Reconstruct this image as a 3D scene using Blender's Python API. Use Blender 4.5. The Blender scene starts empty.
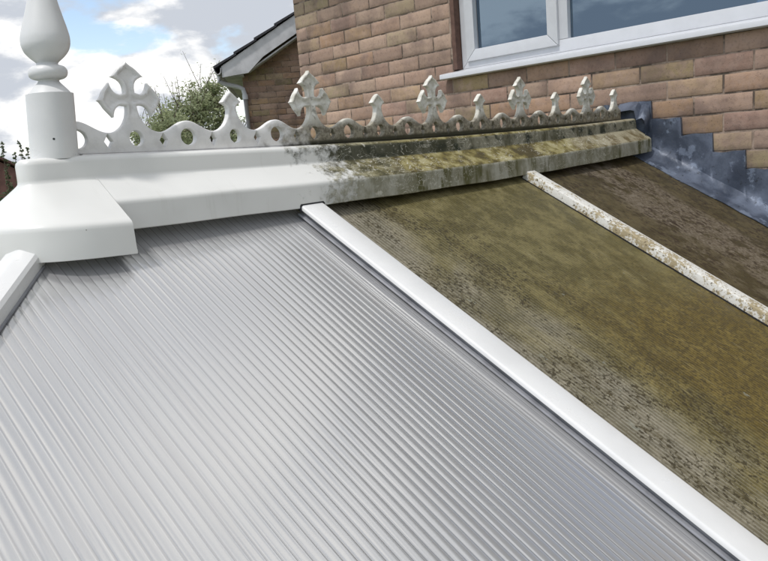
import bpy, bmesh, math, random
from mathutils import Vector, Matrix
from mathutils.geometry import delaunay_2d_cdt
random.seed(7)
H = 3.1                       # height of the lens above the lawn; all coordinates below are relative to the lens, z gets +H
C = bpy.context.scene.collection
sc = bpy.context.scene

# ------------------------------------------------------------------ camera
cam = bpy.data.objects.new('camera', bpy.data.cameras.new('camera')); C.objects.link(cam); sc.camera = cam
yw, pt, rl, fpx = math.radians(44.46), math.radians(10.77), math.radians(-4.915), 693.5
f = Vector((math.cos(pt)*math.cos(yw), math.cos(pt)*math.sin(yw), -math.sin(pt)))
s = Vector((math.sin(yw), -math.cos(yw), 0)); u = s.cross(f)
s2 = math.cos(rl)*s + math.sin(rl)*u; u2 = -math.sin(rl)*s + math.cos(rl)*u
cam.matrix_world = Matrix(((s2.x,u2.x,-f.x,0),(s2.y,u2.y,-f.y,0),(s2.z,u2.z,-f.z,H),(0,0,0,1)))
cam.data.sensor_width = 36; cam.data.lens = 36*fpx/768; cam.data.clip_start = .02; cam.data.clip_end = 3000

# ------------------------------------------------------------------ light
SUN = Vector((-.44, .06, .89)).normalized()
w = bpy.data.worlds.new("World"); sc.world = w; w.use_nodes = True
sl = bpy.data.lights.new('sun', 'SUN'); sl.energy = 2.5; sl.angle = math.radians(4); sl.color = (1, .97, .93)
so = bpy.data.objects.new('sun', sl); C.objects.link(so); so.rotation_euler = SUN.to_track_quat('Z', 'Y').to_euler()
sc.view_settings.view_transform = 'Standard'; sc.view_settings.look = 'None'
sc.view_settings.exposure = 0.0; sc.view_settings.gamma = 1; sc.view_settings.use_curve_mapping = False

# ------------------------------------------------------------------ node helper
class N:
    def __init__(self, tree): self.t = tree; self.n = tree.nodes; self.l = tree.links
    def new(self, typ, ins=None, **kw):
        n = self.n.new(typ)
        for k, v in kw.items(): setattr(n, k, v)
        for k, v in (ins or {}).items():
            if isinstance(v, bpy.types.NodeSocket): self.l.new(v, n.inputs[k])
            else: n.inputs[k].default_value = v
        return n
    def m(self, op, a, b=0.0, c=0.0, clamp=False):
        return self.new('ShaderNodeMath', {0: a, 1: b, 2: c}, operation=op, use_clamp=clamp).outputs[0]
    def vm(self, op, a, b=(0,0,0)):
        return self.new('ShaderNodeVectorMath', {0: a, 1: b}, operation=op).outputs[0]
    def noise(self, vec, scale, detail=4, rough=.55, dist=0.0):
        return self.new('ShaderNodeTexNoise', {'Vector': vec, 'Scale': scale, 'Detail': detail, 'Roughness': rough, 'Distortion': dist}).outputs[0]
    def vor(self, vec, scale, feature='F1', rnd=1.0):
        return self.new('ShaderNodeTexVoronoi', {'Vector': vec, 'Scale': scale, 'Randomness': rnd}, feature=feature).outputs['Distance']
    def ss(self, v, lo, hi, a=0.0, b=1.0):       # smooth step lo..hi -> a..b
        return self.new('ShaderNodeMapRange', {0: v, 1: lo, 2: hi, 3: a, 4: b}, interpolation_type='SMOOTHSTEP').outputs[0]
    def mix(self, fac, a, b, bt='MIX'):
        n = self.n.new('ShaderNodeMix'); n.data_type = 'RGBA'; n.blend_type = bt
        for i, v in ((0, fac), (6, a), (7, b)):
            if isinstance(v, bpy.types.NodeSocket): self.l.new(v, n.inputs[i])
            else: n.inputs[i].default_value = (*v, 1) if i != 0 and len(v) == 3 else v
        return n.outputs[2]
    def ramp(self, fac, stops):
        n = self.new('ShaderNodeValToRGB', {0: fac}); r = n.color_ramp
        while len(r.elements) < len(stops): r.elements.new(.5)
        for e, (p, c) in zip(r.elements, stops): e.position = p; e.color = (*c, 1)
        return n.outputs[0]
    def mapv(self, v, scale=(1,1,1), loc=(0,0,0)):
        return self.new('ShaderNodeMapping', {'Vector': v, 'Scale': scale, 'Location': loc}).outputs[0]
    def sep(self, v):
        n = self.new('ShaderNodeSeparateXYZ', {0: v}); return n.outputs
    def comb(self, x, y, z): return self.new('ShaderNodeCombineXYZ', {0: x, 1: y, 2: z}).outputs[0]
    def mx(self, a, b): return self.m('MAXIMUM', a, b)
    def mul(self, a, b): return self.m('MULTIPLY', a, b)
    def add(self, a, b): return self.m('ADD', a, b)

def mat(name):
    m = bpy.data.materials.new(name); m.use_nodes = True; t = N(m.node_tree)
    b = m.node_tree.nodes['Principled BSDF']
    pos = t.vm('SUBTRACT', t.new('ShaderNodeNewGeometry').outputs['Position'], (0, 0, H))
    return m, t, b, pos
def setb(t, b, color=None, rough=None, bump=None, bs=.3, bd=.002, **kw):
    for k, v in (('Base Color', color), ('Roughness', rough)):
        if v is None: continue
        if isinstance(v, bpy.types.NodeSocket): t.l.new(v, b.inputs[k])
        else: b.inputs[k].default_value = (*v, 1) if k == 'Base Color' else v
    if bump is not None:
        bn = t.new('ShaderNodeBump', {'Height': bump, 'Strength': bs, 'Distance': bd}); t.l.new(bn.outputs[0], b.inputs['Normal'])
    for k, v in kw.items():
        k = k.replace('_', ' ')
        if isinstance(v, bpy.types.NodeSocket): t.l.new(v, b.inputs[k])
        else: b.inputs[k].default_value = v

# ------------------------------------------------------------------ world sky with broken cloud
t = N(w.node_tree); bg = w.node_tree.nodes['Background']
sky = t.new('ShaderNodeTexSky', sky_type='NISHITA'); sky.sun_disc = False
sky.sun_elevation = math.asin(SUN.z); sky.sun_rotation = math.atan2(SUN.x, SUN.y)
sky.dust_density = .6; sky.ozone_density = 1.5
d = t.new('ShaderNodeTexCoord').outputs['Generated']
dx, dy, dz = t.sep(d)
den = t.add(t.mx(dz, 0.0), .75)
cp = t.mapv(t.comb(t.m('DIVIDE', dx, den), t.m('DIVIDE', dy, den), t.mul(dz, 2.2)), loc=(2.9, 6.6, .4))
n1 = t.noise(cp, 3.5, 9, .53, .15)
n2 = t.noise(t.mapv(cp, loc=(3.1, 1.7, 0)), .8, 5, .5)
n3 = t.noise(t.mapv(cp, loc=(7.3, 4.2, 1)), 5.2, 8, .55, .15)
cover = t.mx(t.ss(t.add(n1, t.add(t.mul(t.m('SUBTRACT', n2, .5), .5), t.ss(dz, .3, .7, 0, .07))), .435, .505), t.ss(dz, .08, .0, 0, .5))
body = t.ss(n3, .43, .57)
cloud = t.mix(body, (6.1, 6.5, 7.2), (12.2, 12.1, 11.9))
skyc = t.mix(1.0, sky.outputs[0], (2.3, 2.1, 1.95), 'MULTIPLY')
t.l.new(t.mix(cover, skyc, cloud), bg.inputs['Color']); bg.inputs['Strength'].default_value = .10

# ------------------------------------------------------------------ object helpers
ORG = {}
def tag(o, label=None, cat=None, group=None, kind=None):
    if label: o['label'] = label
    if cat: o['category'] = cat
    if group: o['group'] = group
    if kind: o['kind'] = kind
    return o
def empty(name, loc, label, cat, group=None):
    o = bpy.data.objects.new(name, None); C.objects.link(o); o.location = (loc[0], loc[1], loc[2]+H); o.empty_display_size = .1
    ORG[o.name] = Vector(o.location)
    return tag(o, label, cat, group)
def link(name, me, parent=None, m=None, org=(0, 0, 0), smooth=None):
    """me holds lens-relative coordinates; org = own origin, lens-relative"""
    o = bpy.data.objects.new(name, me); C.objects.link(o)
    org = Vector((org[0], org[1], org[2]+H))
    me.transform(Matrix.Translation(Vector((0, 0, H)) - org))
    base = ORG[parent.name] if parent else Vector((0, 0, 0))
    o.location = org - base
    ORG[o.name] = org
    if parent: o.parent = parent
    if m is not None:
        for q in (m if isinstance(m, (list, tuple)) else [m]): me.materials.append(q)
    if smooth is not None:
        for p in me.polygons: p.use_smooth = True
        try: me.set_sharp_from_angle(angle=math.radians(smooth))
        except Exception: pass
    return o
def outward(bm, y, z):
    bmesh.ops.recalc_face_normals(bm, faces=bm.faces)
    tot = sum((fc.calc_center_median().y-y)*fc.normal.y+(fc.calc_center_median().z-z)*fc.normal.z for fc in bm.faces)
    if tot < 0: bmesh.ops.reverse_faces(bm, faces=bm.faces)
def tomesh(name, bm, recalc=True):
    if recalc: bmesh.ops.recalc_face_normals(bm, faces=bm.faces)
    me = bpy.data.meshes.new(name); bm.to_mesh(me); bm.free(); return me
def thick(o, th, ang=44):
    md = o.modifiers.new('thickness', 'SOLIDIFY'); md.thickness = th; md.offset = -1
    es = o.modifiers.new('edges', 'EDGE_SPLIT'); es.split_angle = math.radians(ang)
def bm_poly(bm, pts):
    vs = [bm.verts.new(p) for p in pts]; return bm.faces.new(vs)
def bm_box(bm, x0, x1, y0, y1, z0, z1):
    v = [bm.verts.new(p) for p in ((x0,y0,z0),(x1,y0,z0),(x1,y1,z0),(x0,y1,z0),(x0,y0,z1),(x1,y0,z1),(x1,y1,z1),(x0,y1,z1))]
    for q in ((0,3,2,1),(4,5,6,7),(0,1,5,4),(1,2,6,5),(2,3,7,6),(3,0,4,7)): bm.faces.new([v[i] for i in q])
def prism(bm, prof, paths, closed=True, caps=True):
    """prof: list of 2D; paths: list of functions (a,b)->Vector, one per station"""
    rows = [[bm.verts.new(fn(a, b)) for a, b in prof] for fn in paths]
    n = len(prof)
    for r0, r1 in zip(rows, rows[1:]):
        for i in range(n if closed else n-1):
            j = (i+1) % n; bm.faces.new((r0[i], r0[j], r1[j], r1[i]))
    if caps and closed:
        bm.faces.new(rows[0][::-1]); bm.faces.new(rows[-1])
    return rows
def bevel(bm, w_, seg=2):
    bmesh.ops.bevel(bm, geom=list(bm.edges)+list(bm.verts), offset=w_, segments=seg, affect='EDGES', profile=.6, clamp_overlap=True)
def tube(bm, pts, radii, seg=8):
    rows = []
    for i, p in enumerate(pts):
        p = Vector(p); a = Vector(pts[max(i-1, 0)]); b = Vector(pts[min(i+1, len(pts)-1)])
        dd = (b-a).normalized(); q = dd.to_track_quat('Z', 'Y')
        r = radii[i] if isinstance(radii, (list, tuple)) else radii
        rows.append([bm.verts.new(p + q @ Vector((r*math.cos(k*math.tau/seg), r*math.sin(k*math.tau/seg), 0))) for k in range(seg)])
    for r0, r1 in zip(rows, rows[1:]):
        for k in range(seg): bm.faces.new((r0[k], r0[(k+1) % seg], r1[(k+1) % seg], r1[k]))
    bm.faces.new(rows[0][::-1]); bm.faces.new(rows[-1])

# ------------------------------------------------------------------ materials
def m_white():
    m, t, b, p = mat('white_upvc')
    n = t.noise(p, 9, 5); n2 = t.noise(p, 160, 2)
    col = t.mix(t.ss(n, .35, .75), (.67, .672, .668), (.61, .612, .61))
    spec = t.ss(t.vor(p, 60), .035, .02); spec = t.mul(spec, t.ss(t.noise(p, 13, 2), .58, .62))
    col = t.mix(t.mul(spec, .7), col, (.25, .22, .17))
    setb(t, b, col, t.ss(n, .3, .7, .26, .42), n2, .08, .001); return m
def m_grime_cap():
    m, t, b, p = mat('algae_stained_upvc')
    x, y, z = t.sep(p)
    n = t.noise(p, 14, 6, .6); nf = t.noise(p, 55, 6, .65); nb = t.noise(p, 5, 3)
    mask = t.ss(t.add(x, t.add(t.mul(t.m('SUBTRACT', n, .5), .46), t.mul(t.m('SUBTRACT', nf, .5), .30))), 1.06, 1.19)
    white = t.mix(t.ss(nb, .4, .7), (.69, .69, .67), (.63, .63, .61))
    run = t.mul(t.ss(t.noise(t.mapv(p, (45, 7, 7)), 1, 5, .65), .56, .68), t.ss(t.noise(p, 4, 3), .46, .60))
    white = t.mix(t.mul(run, .10), white, (.36, .34, .28))
    # grime of the three faces told apart by height above the roof fall line (upstand / slope / fascia)
    drip = t.noise(t.mapv(p, (15, 15, 9)), 1, 7, .66)
    up = t.mix(t.ss(drip, .38, .62), (.07, .066, .034), (.23, .22, .165))
    up = t.mix(t.ss(t.noise(p, 17, 4), .50, .62), up, (.025, .03, .018))
    up = t.mix(t.mul(t.ss(t.add(x, t.mul(t.m('SUBTRACT', n, .5), .8)), 1.85, 1.45), .75), up, (.030, .033, .016))
    slope = t.ramp(t.add(t.mul(t.noise(p, 24, 7, .68), .62), t.mul(t.noise(p, 6, 3), .38)), [(0, (.035, .027, .010)), (.42, (.065, .050, .016)), (.49, (.15, .122, .035)), (.565, (.29, .255, .115)), (1, (.55, .52, .40))])
    xs = t.add(x, t.mul(t.m('SUBTRACT', n, .5), .8))
    gslope = t.mix(t.ss(t.noise(t.mapv(p, (16, 30, 30)), 1, 7, .7), .42, .60), (.055, .050, .020), (.25, .23, .14))
    slope = t.mix(t.ss(xs, 1.28, 1.5), gslope, slope)
    bslope = t.mix(t.ss(drip, .4, .6), (.13, .10, .045), (.32, .29, .20)); slope = t.mix(t.ss(xs, 2.25, 2.5), slope, bslope)
    fas = t.mix(t.ss(drip, .36, .64), (.20, .19, .125), (.40, .39, .33))
    fas = t.mix(t.ss(t.noise(t.mapv(p, (22, 22, 6)), 1, 4), .52, .66), fas, (.10, .095, .035))
    nz = t.sep(t.new('ShaderNodeNewGeometry').outputs['Normal'])[2]
    isl = t.ss(nz, .35, .6)
    isf = t.ss(y, 1.262, 1.25)
    dirt = t.mix(isl, t.mix(isf, up, fas), slope)
    # pale scratch lines where growth has flaked off
    wv = t.noise(t.mapv(p, (20, 26, 40)), 1, 4, .55, 1.6)
    ln = t.ss(t.m('ABSOLUTE', t.m('SUBTRACT', wv, .52)), .012, .004)
    ln = t.mul(ln, t.ss(t.noise(p, 7, 3), .44, .52))
    flake = t.ss(t.noise(p, 40, 6, .7), .60, .66)
    flake = t.mul(flake, t.ss(x, 2.0, 1.1, .25, 1.0))
    dirt = t.mix(t.mx(t.mul(ln, .75), t.mul(flake, .7)), dirt, (.62, .60, .52))
    col = t.mix(mask, white, dirt)
    spot = t.mul(t.ss(t.vor(p, 33), .05, .03), t.ss(t.noise(p, 7, 2), .60, .64))
    col = t.mix(t.mul(spot, .8), col, (.06, .05, .03))
    setb(t, b, col, t.mix(mask, (.32,)*3, (.8,)*3), t.mul(t.add(nf, t.mul(n, .5)), mask), .6, .004); return m
def m_crest():
    m, t, b, p = mat('weathered_crest')
    x, y, z = t.sep(p)
    n = t.noise(p, 38, 6, .62); nf = t.noise(p, 130, 4, .6)
    old = t.ss(t.add(x, t.mul(t.m('SUBTRACT', n, .5), .30)), 1.00, 1.16)
    white = t.mix(t.ss(n, .4, .7), (.72, .71, .70), (.62, .61, .60))
    pale = t.mix(t.ss(n, .40, .62), (.70, .685, .63), (.50, .48, .42))
    grime = t.mix(t.ss(nf, .38, .62), (.15, .13, .095), (.30, .275, .215))
    low = t.ss(t.add(z, t.mul(t.m('SUBTRACT', n, .5), .06)), .092, .058)
    cav = t.ss(t.noise(p, 45, 5, .65), .56, .66)
    dirty = t.mix(low, pale, grime)
    dirty = t.mix(t.mul(cav, .5), dirty, (.075, .062, .042))
    base = t.ss(z, .037, .028); dirty = t.mix(base, dirty, (.05, .048, .03))
    setb(t, b, t.mix(old, white, dirty), t.mix(old, (.34,)*3, (.75,)*3), t.mul(n, old), .5, .003); return m
def m_poly_clean():
    m, t, b, p = mat('multiwall_polycarbonate')
    x, y, z = t.sep(p)
    ph = t.m('FRACT', t.m('DIVIDE', t.add(x, 5.0), PITCH))
    web = t.ss(t.m('ABSOLUTE', t.m('SUBTRACT', ph, .5)), .40, .46)
    web2 = t.ss(t.m('ABSOLUTE', t.m('SUBTRACT', ph, .84)), .05, .02)
    n = t.noise(t.mapv(p, (40, 1.5, 1.5)), 1, 3)
    col = t.mix(t.mul(web, .55), (.34, .342, .35), (.12, .12, .13))
    col = t.mix(t.mul(web2, .55), col, (.50, .50, .50))
    col = t.mix(t.ss(n, .35, .7, 0, .35), col, (.25, .245, .25))
    spk = t.mul(t.ss(t.vor(p, 30), .04, .025), t.ss(t.noise(p, 5, 2), .62, .66))
    col = t.mix(t.mul(spk, .6), col, (.15, .14, .13))
    df = t.new('ShaderNodeBsdfDiffuse', {'Color': col})
    gn = t.noise(t.mapv(p, (70, 3, 3)), 1, 3)
    g = t.new('ShaderNodeBsdfGlossy', {'Color': (.95, .94, .915, 1), 'Roughness': t.ss(gn, .3, .7, .10, .18)})
    lw = t.new('ShaderNodeLayerWeight', {'Blend': .35}).outputs['Fresnel']
    mx = t.new('ShaderNodeMixShader', {0: t.ss(lw, 0, 1, .36, .92), 1: df.outputs[0], 2: g.outputs[0]})
    t.l.new(mx.outputs[0], m.node_tree.nodes['Material Output'].inputs[0]); return m
def m_poly_old(kind):
    m, t, b, p = mat('algae_covered_polycarbonate' if kind == 0 else 'brown_stained_polycarbonate')
    x, y, z = t.sep(p)
    st = t.noise(t.mapv(p, (17, 13, 13)), 1, 9, .72)                  # blotchy film, slightly drawn out down the slope
    big = t.noise(t.mapv(p, (5, 2.2, 2.2)), 1, 5, .55, .4)
    fine = t.noise(p, 90, 5, .65)
    dash = t.noise(t.mapv(p, (125, 14, 14)), 1, 3, .5)
    ph = t.m('FRACT', t.m('DIVIDE', t.add(x, 5.0), PITCH_OLD))
    rib = t.m('ABSOLUTE', t.m('SUBTRACT', ph, .5))
    web = t.ss(rib, .16, .04); dk = t.ss(rib, .30, .46)
    if kind == 0:
        xx = t.add(t.add(x, .11), t.mul(t.m('SUBTRACT', big, .5), .75))
        grey = t.mix(t.ss(st, .4, .62), (.165, .148, .103), (.245, .220, .165))
        olive = t.mix(t.ss(st, .40, .62), (.092, .076, .022), (.175, .148, .060))
        gold = t.mix(t.ss(st, .35, .68), (.100, .069, .010), (.165, .120, .028))
        col = t.mix(t.ss(xx, 1.18, 1.42), grey, olive)
        gold = t.mix(t.ss(fine, .42, .62), gold, (.075, .053, .012))
        col = t.mix(t.mul(t.ss(xx, 1.28, 1.60), t.ss(t.add(y, t.mul(t.m('SUBTRACT', big, .5), .7)), 1.0, .55)), col, gold)
        wf = t.ss(xx, 1.55, 1.15, .16, .60)
        col = t.mix(t.mul(web, wf), col, (.34, .325, .275))
        col = t.mix(t.mul(dk, t.mul(wf, .7)), col, (.07, .06, .035))
        col = t.mix(t.mul(t.ss(dash, .60, .70), .20), col, (.30, .27, .17))
        cl = t.noise(t.mapv(p, (12, 6, 6)), 1, 7, .74)
        band = t.mul(t.ss(xx, 1.04, 1.16), t.ss(xx, 1.75, 1.40))
        speck = t.mul(t.ss(t.noise(t.mapv(p, (1, .8, .8)), 125, 3, .62), .525, .575), t.ss(cl, .44, .52))
        col = t.mix(t.mul(t.mul(speck, band), .88), col, (.036, .028, .013))
        film = t.mul(t.ss(cl, .52, .62), band); col = t.mix(t.mul(film, .40), col, (.075, .058, .020))
        sp2 = t.ss(t.noise(p, 130, 3, .6), .61, .66)
        col = t.mix(t.mul(sp2, .55), col, (.038, .029, .010))
        sp3 = t.mul(t.ss(t.noise(t.mapv(p, (1, .7, .7), (1, 2, 3)), 60, 5, .7), .60, .66), t.ss(t.noise(p, 6, 4), .45, .6))
        col = t.mix(t.mul(sp3, .6), col, (.045, .033, .012))
        pat = t.mul(t.ss(t.noise(t.mapv(p, (14, 11, 11), (2.1, .4, 0)), 1, 6, .68), .67, .69), t.ss(fine, .35, .5))
        col = t.mix(t.mul(pat, .5), col, (.30, .31, .26))
    else:
        brown = t.mix(t.ss(st, .38, .62), (.050, .038, .014), (.100, .078, .036))
        pink = t.mix(t.ss(fine, .4, .6), (.165, .137, .10), (.11, .085, .055))
        xx = t.add(x, t.mul(t.m('SUBTRACT', big, .5), .8))
        pk = t.mul(t.ss(xx, 2.12, 2.32), t.ss(xx, 2.72, 2.54))
        col = t.mix(t.mul(pk, t.ss(st, .42, .50)), brown, pink)
        speck = t.mul(t.ss(t.noise(t.mapv(p, (1, .6, .6)), 80, 4, .65), .52, .57), t.ss(t.noise(t.mapv(p, (10, 7, 7)), 1, 5, .7), .42, .54))
        col = t.mix(t.mul(speck, .85), col, (.028, .016, .008))
        big2 = t.mul(t.ss(t.noise(t.mapv(p, (1, .6, .6)), 32, 3, .5), .64, .68), pk)
        col = t.mix(t.mul(big2, .8), col, (.022, .010, .006))
        col = t.mix(t.mul(web, .10), col, (.3, .26, .2))
    col = t.mix(t.mul(t.ss(fine, .3, .7), .25), col, (.03, .025, .012))
    setb(t, b, col, t.ss(st, .3, .7, .42, .68), fine, .25, .002); b.inputs['Specular IOR Level'].default_value = .35; return m
def m_dirty_bar():
    m, t, b, p = mat('lichen_spotted_bar')
    x, y, z = t.sep(p)
    sp = t.noise(p, 105, 6, .7); bg_ = t.noise(p, 14, 4)
    edge = t.ss(x, 1.997, 1.991)
    msk = t.mul(t.ss(t.add(sp, t.mul(t.m('SUBTRACT', bg_, .5), .9)), .46, .57), edge)
    col = t.mix(msk, (.66, .65, .61), (.34, .28, .17))
    msk2 = t.mul(t.ss(t.noise(p, 120, 4, .6), .60, .66), edge)
    col = t.mix(msk2, col, (.10, .075, .035))
    setb(t, b, col, .65, sp, .5, .003); return m
def m_simple(name, col, rough, **kw):
    m, t, b, p = mat(name)
    n = t.noise(p, kw.pop('ns', 20), 5)
    c2 = tuple(c*kw.get('dark', .7) for c in col); kw.pop('dark', None)
    setb(t, b, t.mix(t.ss(n, .35, .7), col, c2), rough, n, kw.pop('bs', .2), kw.pop('bd', .003), **kw); return m
def m_lead():
    m, t, b, p = mat('lead_sheet')
    n = t.noise(p, 7, 6, .6, .3); nf = t.noise(p, 60, 5, .6); n2 = t.noise(t.mapv(p, loc=(3, 1, 2)), 11, 6, .65)
    col = t.mix(t.ss(n, .38, .62), (.060, .074, .105), (.135, .160, .215))
    col = t.mix(t.ss(n2, .54, .60), col, (.18, .215, .285))
    col = t.mix(t.mul(t.ss(t.noise(p, 45, 5, .7), .60, .68), .8), col, (.03, .035, .045))
    setb(t, b, col, t.ss(n, .3, .7, .40, .62), t.add(nf, t.mul(n2, 1.5)), .35, .003, Metallic=.25); return m
def m_brick(name, hue=0):
    m, t, b, p = mat(name)
    a = t.new('ShaderNodeVertexColor', layer_name='tone').outputs[0]
    r, g, bl = t.new('ShaderNodeSeparateColor', {0: a}).outputs
    base = t.ramp(r, [(0, (.27, .160, .115)), (.2, (.325, .21, .145)), (.38, (.365, .25, .175)), (.56, (.295, .185, .125)), (.70, (.31, .18, .095)), (.80, (.33, .245, .15)), (.91, (.24, .19, .085)), (1, (.33, .205, .105))])
    n = t.noise(p, 26, 6, .6); nf = t.noise(p, 230, 4, .6); nb = t.noise(p, 6, 4)
    col = t.mix(t.ss(n, .42, .66, 0, .55), base, (.33, .22, .165))
    col = t.mix(t.ss(nb, .42, .66, 0, .6), col, (.13, .085, .07))
    col = t.mix(t.ss(t.noise(p, 75, 4, .7), .5, .7, 0, .35), col, (.10, .065, .05))
    pits = t.mul(t.ss(t.vor(p, 85), .16, .08), t.ss(t.noise(p, 21, 3), .5, .56))
    col = t.mix(t.mul(pits, .85), col, (.04, .028, .02))
    hsv = t.new('ShaderNodeHueSaturation', {'Color': col, 'Value': t.add(1.02, t.mul(g, .44)), 'Saturation': .88}).outputs[0]
    mort = t.mix(t.ss(n, .4, .6), (.38, .29, .23), (.26, .195, .15))
    dark = t.mul(t.ss(t.noise(p, 8, 5, .7), .46, .58), .9)
    mort = t.mix(dark, mort, (.085, .065, .05))
    out = t.mix(bl, hsv, mort)
    setb(t, b, out, .9, t.add(nf, t.mul(n, .5)), .45, .0025); return m
PITCH = .0160; PITCH_OLD = .0102
M = dict(white=m_white(), cap=m_grime_cap(), crest=m_crest(), poly=m_poly_clean(), old=m_poly_old(0), old2=m_poly_old(1), dbar=m_dirty_bar(), lead=m_lead(), brick=m_brick('brick'),
    gasket=m_simple('grey_gasket', (.24, .245, .265), .3), dark=m_simple('dark_gap', (.02, .02, .025), .6),
    frame=m_simple('window_upvc', (.62, .63, .66), .3, dark=.95, bs=.03), screw=m_simple('screw', (.03, .03, .03), .5),
    board=m_simple('painted_board', (.66, .66, .68), .6, dark=.72, ns=5), tile=m_simple('roof_tile', (.055, .055, .065), .8),
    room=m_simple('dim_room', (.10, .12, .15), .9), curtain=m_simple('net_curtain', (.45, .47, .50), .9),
    bark=m_simple('bark', (.10, .075, .05), .9), redtile=m_simple('red_roof', (.17, .085, .075), .9, ns=3))

# ------------------------------------------------------------------ the setting
def m_ground():
    m, t, b, p = mat('lawn'); n = t.noise(p, .5, 6, .6); nf = t.noise(p, 14, 4)
    col = t.mix(t.ss(n, .35, .65), (.05, .085, .025), (.09, .11, .04)); col = t.mix(t.ss(nf, .4, .7, 0, .5), col, (.035, .05, .018))
    setb(t, b, col, .95, nf, .6, .03); return m
bm = bmesh.new(); bm_poly(bm, [(-900, -900, -H), (900, -900, -H), (900, 900, -H), (-900, 900, -H)])
tag(link('ground', tomesh('ground', bm), None, m_ground()), 'mown green lawn all around the house', 'ground', kind='structure')
bm = bmesh.new(); bm_box(bm, -1.5, 2.96, -1.9, 4.9, -H-.1, -H+.02)
tag(link('patio', tomesh('patio', bm), None, m_simple('concrete', (.32, .31, .29), .9)), 'pale concrete patio under the glazed roof', 'patio', kind='structure')

# ------------------------------------------------------------------ brickwork
W = 2.977; CP = .222; RH = .075; Z0 = .698
def lowmix(a, z): return .7*min(1, max(0, (1.7-a)/.7))*min(1, max(0, (.32-z)/.15)) if a < 2 else 0
def brick_sheet(name, fx, a0, a1, k0, k1, parent, m, skip=None, cp=CP, rh=RH, z0=Z0, org=(0, 0, 0), off=(.856, .965), nx=6, nz=3):
    """real bricks with rounded arrises on a recessed bed of mortar; fx(a, d, z) maps along-wall a and depth d (outwards) to a point"""
    rnd = random.Random(5); verts = []; faces = []; tones = []
    j = .0075
    def quad(vs, tone):
        b0 = len(verts); verts.extend(vs); tones.extend([tone]*len(vs)); faces.append(tuple(range(b0, b0+len(vs))))
    for k in range(k0, k1):
        zt = z0-rh*k; zb = zt-rh; o = off[k % 2]
        i0 = math.floor((a0-o)/cp)-1; i1 = math.ceil((a1-o)/cp)+1
        for i in range(i0, i1):
            l = o+i*cp; r = l+cp
            segs = [(max(l, a0), min(r, a1))]
            if skip:
                sk = skip(k)
                for (s0, s1) in sk:
                    ns = []
                    for (p0, p1) in segs:
                        if p1 <= s0 or p0 >= s1: ns.append((p0, p1)); continue
                        if p0 < s0: ns.append((p0, s0))
                        if p1 > s1: ns.append((s1, p1))
                    segs = ns
            for (p0, p1) in segs:
                if p1-p0 < .02: continue
                e0 = 0 if abs(p0-a0) < 1e-6 else j/2; e1 = 0 if abs(p1-a1) < 1e-6 else j/2
                L, Rr = p0+e0+rnd.uniform(-.001, .001), p1-e1+rnd.uniform(-.001, .001)
                B, T = zb+j/2+rnd.uniform(-.001, .001), zt-j/2+rnd.uniform(-.0012, .0012)
                tone = (rnd.random() if rnd.random() > lowmix(l, zt) else rnd.uniform(.62, 1.0), rnd.random()*(1 if lowmix(l, zt) < .1 else .45), 0, 1); dp = rnd.uniform(0, .0015)
                us = [0, .003/(Rr-L)] + [q/(nx-1) for q in range(1, nx-1)] + [1-.003/(Rr-L), 1]
                vsn = [0, .045, .35, .65, .955, 1]
                b0 = len(verts)
                for v_ in vsn:
                    for u_ in us:
                        edge = (u_ in (0, 1)) or (v_ in (0, 1)); corner = (u_ in (0, 1)) and (v_ in (0, 1))
                        dd = dp+rnd.uniform(-.00025, .00025)-(.0018 if edge else 0)-(.0008 if corner else 0)
                        verts.append(fx(L+(Rr-L)*u_, dd, B+(T-B)*v_)); tones.append(tone)
                nu = len(us)
                for a in range(len(vsn)-1):
                    for c in range(nu-1): faces.append((b0+a*nu+c, b0+a*nu+c+1, b0+(a+1)*nu+c+1, b0+(a+1)*nu+c))
    zt, zb = z0-rh*k0, z0-rh*k1
    # mortar bed, cut round the openings row by row
    for k in range(k0, k1):
        segs = [(a0, a1)]
        for (s0, s1) in (skip(k) if skip else []):
            ns = []
            for (p0, p1) in segs:
                if p1 <= s0 or p0 >= s1: ns.append((p0, p1)); continue
                if p0 < s0: ns.append((p0, s0))
                if p1 > s1: ns.append((s1, p1))
            segs = ns
        for (p0, p1) in segs:
            n = max(1, int((p1-p0)/.05)); D = -.0022
            for q in range(n):
                A, Bq = p0+(p1-p0)*q/n, p0+(p1-p0)*(q+1)/n
                quad([fx(A, D, z0-rh*k-rh), fx(Bq, D, z0-rh*k-rh), fx(Bq, D, z0-rh*k), fx(A, D, z0-rh*k)], (.5, .5, 1, 1))
    me = bpy.data.meshes.new(name); me.from_pydata(verts, [], faces); me.update()
    ca = me.color_attributes.new('tone', 'FLOAT_COLOR', 'POINT')
    ca.data.foreach_set('color', [c for tn in tones for c in tn])
    o = link(name, me, parent, m, org, smooth=50)
    return o

house = empty('brick_house', (W, 1.2, -H), 'tall pink and buff brick house wall rising behind the ridge, white window set in it', 'house')
WY0, WY1, WZ0, WZ1 = -.42, 2.288, .338, 1.448   # window opening
kw0 = round((Z0-WZ1)/RH); kw1 = round((Z0-.323)/RH)
brick_sheet('wall', lambda a, d_, z: (W-d_, a, z), -4.2, 3.505, -14, 50, house, M['brick'],
    skip=lambda k: [(WY0, WY1)] if kw0 <= k < kw1 else [])
bm = bmesh.new()   # core of the house behind its brick skin, open at the window
zt, zb = Z0+14*RH, -H
Xc = W+.006
def corebox(x0, x1, y0, y1, z0, z1): bm_box(bm, x0, x1, y0, y1, z0, z1)
corebox(Xc, Xc+.25, -4.2, WY0-.001, zb, zt); corebox(Xc, Xc+.25, WY1+.001, 3.497, zb, zt)
corebox(Xc, Xc+.25, WY0, WY1, zb, .322); corebox(Xc, Xc+.25, WY0, WY1, WZ1+.001, zt)
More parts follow.
